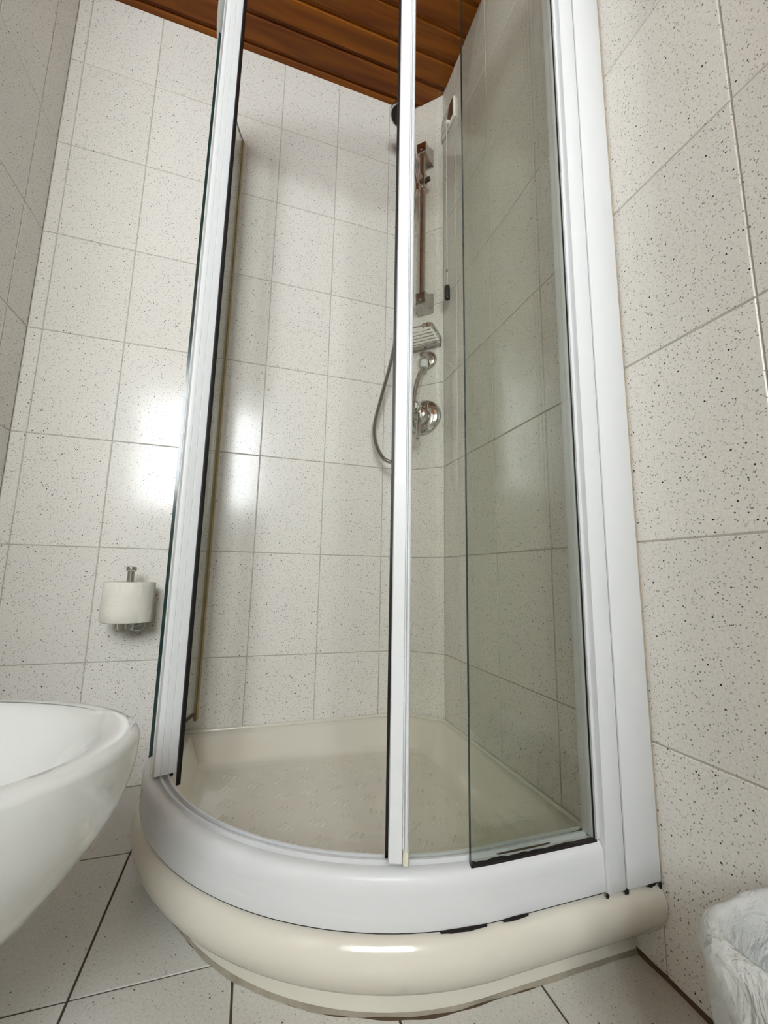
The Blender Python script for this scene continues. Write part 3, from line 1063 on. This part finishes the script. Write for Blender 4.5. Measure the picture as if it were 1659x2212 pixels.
# roll: spiral end with a hollow core
rl = thing('toilet_roll', (hx, hy, 0.424), 'white embossed toilet paper roll threaded on the upright holder', 'toilet roll')
nseg = 64
ro, ri, z0, z1 = 0.0585, 0.0205, 0.4245, 0.5235
random.seed(9)
outer = [ro * (1 + 0.006 * math.sin(3 * 2 * PI * k / nseg) + random.uniform(-0.002, 0.002)) for k in range(nseg)]
lps = []
for r_f, z in ((ri, z0), ('o-', z0), ('o', z0 + 0.002), ('o', z0 + 0.03), ('o', z0 + 0.065), ('o', z1 - 0.002), ('o-', z1), (ri, z1), (ri, z0)):
    lp = []
    for k in range(nseg):
        t = 2 * PI * k / nseg
        r_ = r_f if not isinstance(r_f, str) else outer[k] - (0.002 if r_f == 'o-' else 0) + 0.0007 * math.sin(z * 300 + k)
        lp.append(Vector((hx + r_ * math.cos(t), hy + r_ * math.sin(t), z)))
    lps.append(lp)
loft('paper', lps, 'paper', rl, False, False, True, True, 50)
lps = []
for r_, z in ((0.0195, z0 - 0.0004), (0.0204, z0 - 0.0004), (0.0204, z1 - 0.0002), (0.0195, z1 - 0.0002), (0.0195, z0 - 0.0004)):
    lps.append([Vector((hx + r_ * math.cos(2 * PI * k / 32), hy + r_ * math.sin(2 * PI * k / 32), z)) for k in range(32)])
loft('core', lps, 'card', rl, False, False, True, True, 40)
# loose end of the sheet
lps = []
for i in range(8):
    t = math.radians(-52 + i * 5.0)
    r_ = ro + 0.0022
    lps.append([Vector((hx + r_ * math.cos(t), hy + r_ * math.sin(t), z0 + 0.0006)), Vector((hx + (r_ + 0.0007) * math.cos(t), hy + (r_ + 0.0007) * math.sin(t), z0 + 0.0006)),
                Vector((hx + (r_ + 0.0007) * math.cos(t), hy + (r_ + 0.0007) * math.sin(t), z1 - 0.0006)), Vector((hx + r_ * math.cos(t), hy + r_ * math.sin(t), z1 - 0.0006))])
loft('sheet_end', lps, 'paper', rl, angle=60)

# ------------------------------------------------------------------ bidet on the left wall
BY = -0.845
BXL = 0.29


NS, NARC = 6, 48          # points along each straight flank and round the front


def bid_loop(tip, hw, z, wall=-1.2195):
    cx_ = tip - BXL
    lp = [Vector((wall + (cx_ - wall) * i / NS, BY - hw, z)) for i in range(NS)]
    for i in range(NARC + 1):
        a = -PI / 2 + PI * i / NARC
        lp.append(Vector((cx_ + BXL * math.cos(a), BY + hw * math.sin(a), z)))
    lp += [Vector((cx_ + (wall - cx_) * (i + 1) / NS, BY + hw, z)) for i in range(NS)]
    return lp


def bid_inner(tip, hw, z, back):
    cx_ = tip - BXL * 0.72
    lp = []
    for i in range(NS):
        a = -PI * 0.98 + (PI * 0.48) * i / NS
        lp.append(Vector((cx_ + (cx_ - back) * math.cos(a), BY + hw * math.sin(a), z)))
    for i in range(NARC + 1):
        a = -PI / 2 + PI * i / NARC
        lp.append(Vector((cx_ + (tip - cx_) * math.cos(a), BY + hw * math.sin(a), z)))
    for i in range(NS):
        a = PI / 2 + (PI * 0.48) * (i + 1) / NS
        lp.append(Vector((cx_ + (cx_ - back) * math.cos(a), BY + hw * math.sin(a), z)))
    return lp


zz = [0.400, 0.373, 0.333, 0.283, 0.223, 0.163, 0.103, 0.060]
tips = [-0.682, -0.6835, -0.697, -0.734, -0.795, -0.856, -0.914, -0.952]
prof_b = []
for z_, t_ in zip(zz, tips):
    prof_b.append((t_, 0.175 - 0.45 * (-0.682 - t_), z_))
dense_b = []
cps = [Vector(p) for p in prof_b]
for q in reversed(catmull(cps, 5)):
    dense_b.append(bid_loop(q.x, q.y, min(q.z, 0.394)) if q.z < 0.399 else bid_loop(q.x, q.y, 0.3955))
# rolled rim
dense_b.append(bid_loop(-0.6835, 0.1738, 0.3995))
dense_b.append(bid_loop(-0.6870, 0.1705, 0.4025))
dense_b.append(bid_loop(-0.6930, 0.1650, 0.4038))
dense_b.append(bid_loop(-0.700, 0.159, 0.4036))
back_x = -1.06
for t_, w_, z_, k_ in ((-0.707, 0.152, 0.4025, 0.0), (-0.714, 0.147, 0.400, 0.0), (-0.720, 0.143, 0.396, 0.003), (-0.7255, 0.139, 0.389, 0.008), (-0.733, 0.133, 0.376, 0.014),
                       (-0.748, 0.122, 0.350, 0.03), (-0.775, 0.104, 0.320, 0.045), (-0.820, 0.077, 0.295, 0.06), (-0.880, 0.040, 0.282, 0.09)):
    dense_b.append(bid_inner(t_, w_, z_, back_x + k_))
bid = loft('bidet', dense_b, 'ceramic', None, True, True, True, True, 70)
tag(bid, 'white ceramic bidet with broad rim on the left wall beside the shower tray', 'bidet')

# ------------------------------------------------------------------ waste bin with liner
bcx, bcy = -0.108, -1.076


def sq_loop(r, z, n=56, p=4.5, jit=None, dx=0.0, dy=0.0):
    lp = []
    for k in range(n):
        t = 2 * PI * k / n
        c_, s_ = math.cos(t), math.sin(t)
        rr = r / (abs(c_) ** p + abs(s_) ** p) ** (1 / p)
        if jit: rr += jit(k, t)
        x_ = min(bcx + dx + rr * c_, -0.0008)
        lp.append(Vector((x_, bcy + dy + rr * s_, z)))
    return lp


bn = [sq_loop(0.070, 0.0003), sq_loop(0.072, 0.003), sq_loop(0.084, 0.235), sq_loop(0.086, 0.246), sq_loop(0.086, 0.249), sq_loop(0.0835, 0.249), sq_loop(0.0815, 0.235), sq_loop(0.070, 0.006)]
bino = loft('waste_bin', bn, 'bin', None, True, True, True, True, 40)
tag(bino, 'small dark plastic waste bin on the floor by the right wall', 'bin')
random.seed(17)
ph = [random.uniform(0, 6.28) for _ in range(6)]
fold = lambda amp, f1, f2, s: (lambda k, t: amp * (math.sin(f1 * t + ph[0] + s) * 0.6 + math.sin(f2 * t + ph[1] + s * 1.7) * 0.4))
bl = [sq_loop(0.100, 0.118, jit=fold(0.007, 9, 17, 0.3)), sq_loop(0.097, 0.124, jit=fold(0.006, 9, 17, 0.3)), sq_loop(0.0915, 0.150, jit=fold(0.006, 9, 15, 0.2)), sq_loop(0.0915, 0.190, jit=fold(0.005, 8, 15, 0.1)),
      sq_loop(0.0935, 0.222, jit=fold(0.005, 7, 13, 0.0)), sq_loop(0.096, 0.240, jit=fold(0.006, 7, 13, 0.0)), sq_loop(0.0935, 0.2525, jit=fold(0.002, 7, 13, 0)), sq_loop(0.089, 0.2555, jit=fold(0.002, 7, 13, 0)), sq_loop(0.083, 0.2535, jit=fold(0.001, 7, 13, 0)),
      sq_loop(0.077, 0.235, jit=fold(0.003, 6, 11, 0.5)), sq_loop(0.073, 0.18, jit=fold(0.004, 6, 11, 0.8)), sq_loop(0.066, 0.10, jit=fold(0.004, 6, 11, 1.1)), sq_loop(0.055, 0.03, jit=fold(0.004, 6, 11, 1.3)), sq_loop(0.02, 0.014)]
lin = loft('bin_liner', bl, 'bag', None, False, True, True, True, 80)
tag(lin, 'white plastic bin liner folded over the rim of the waste bin', 'bin liner')
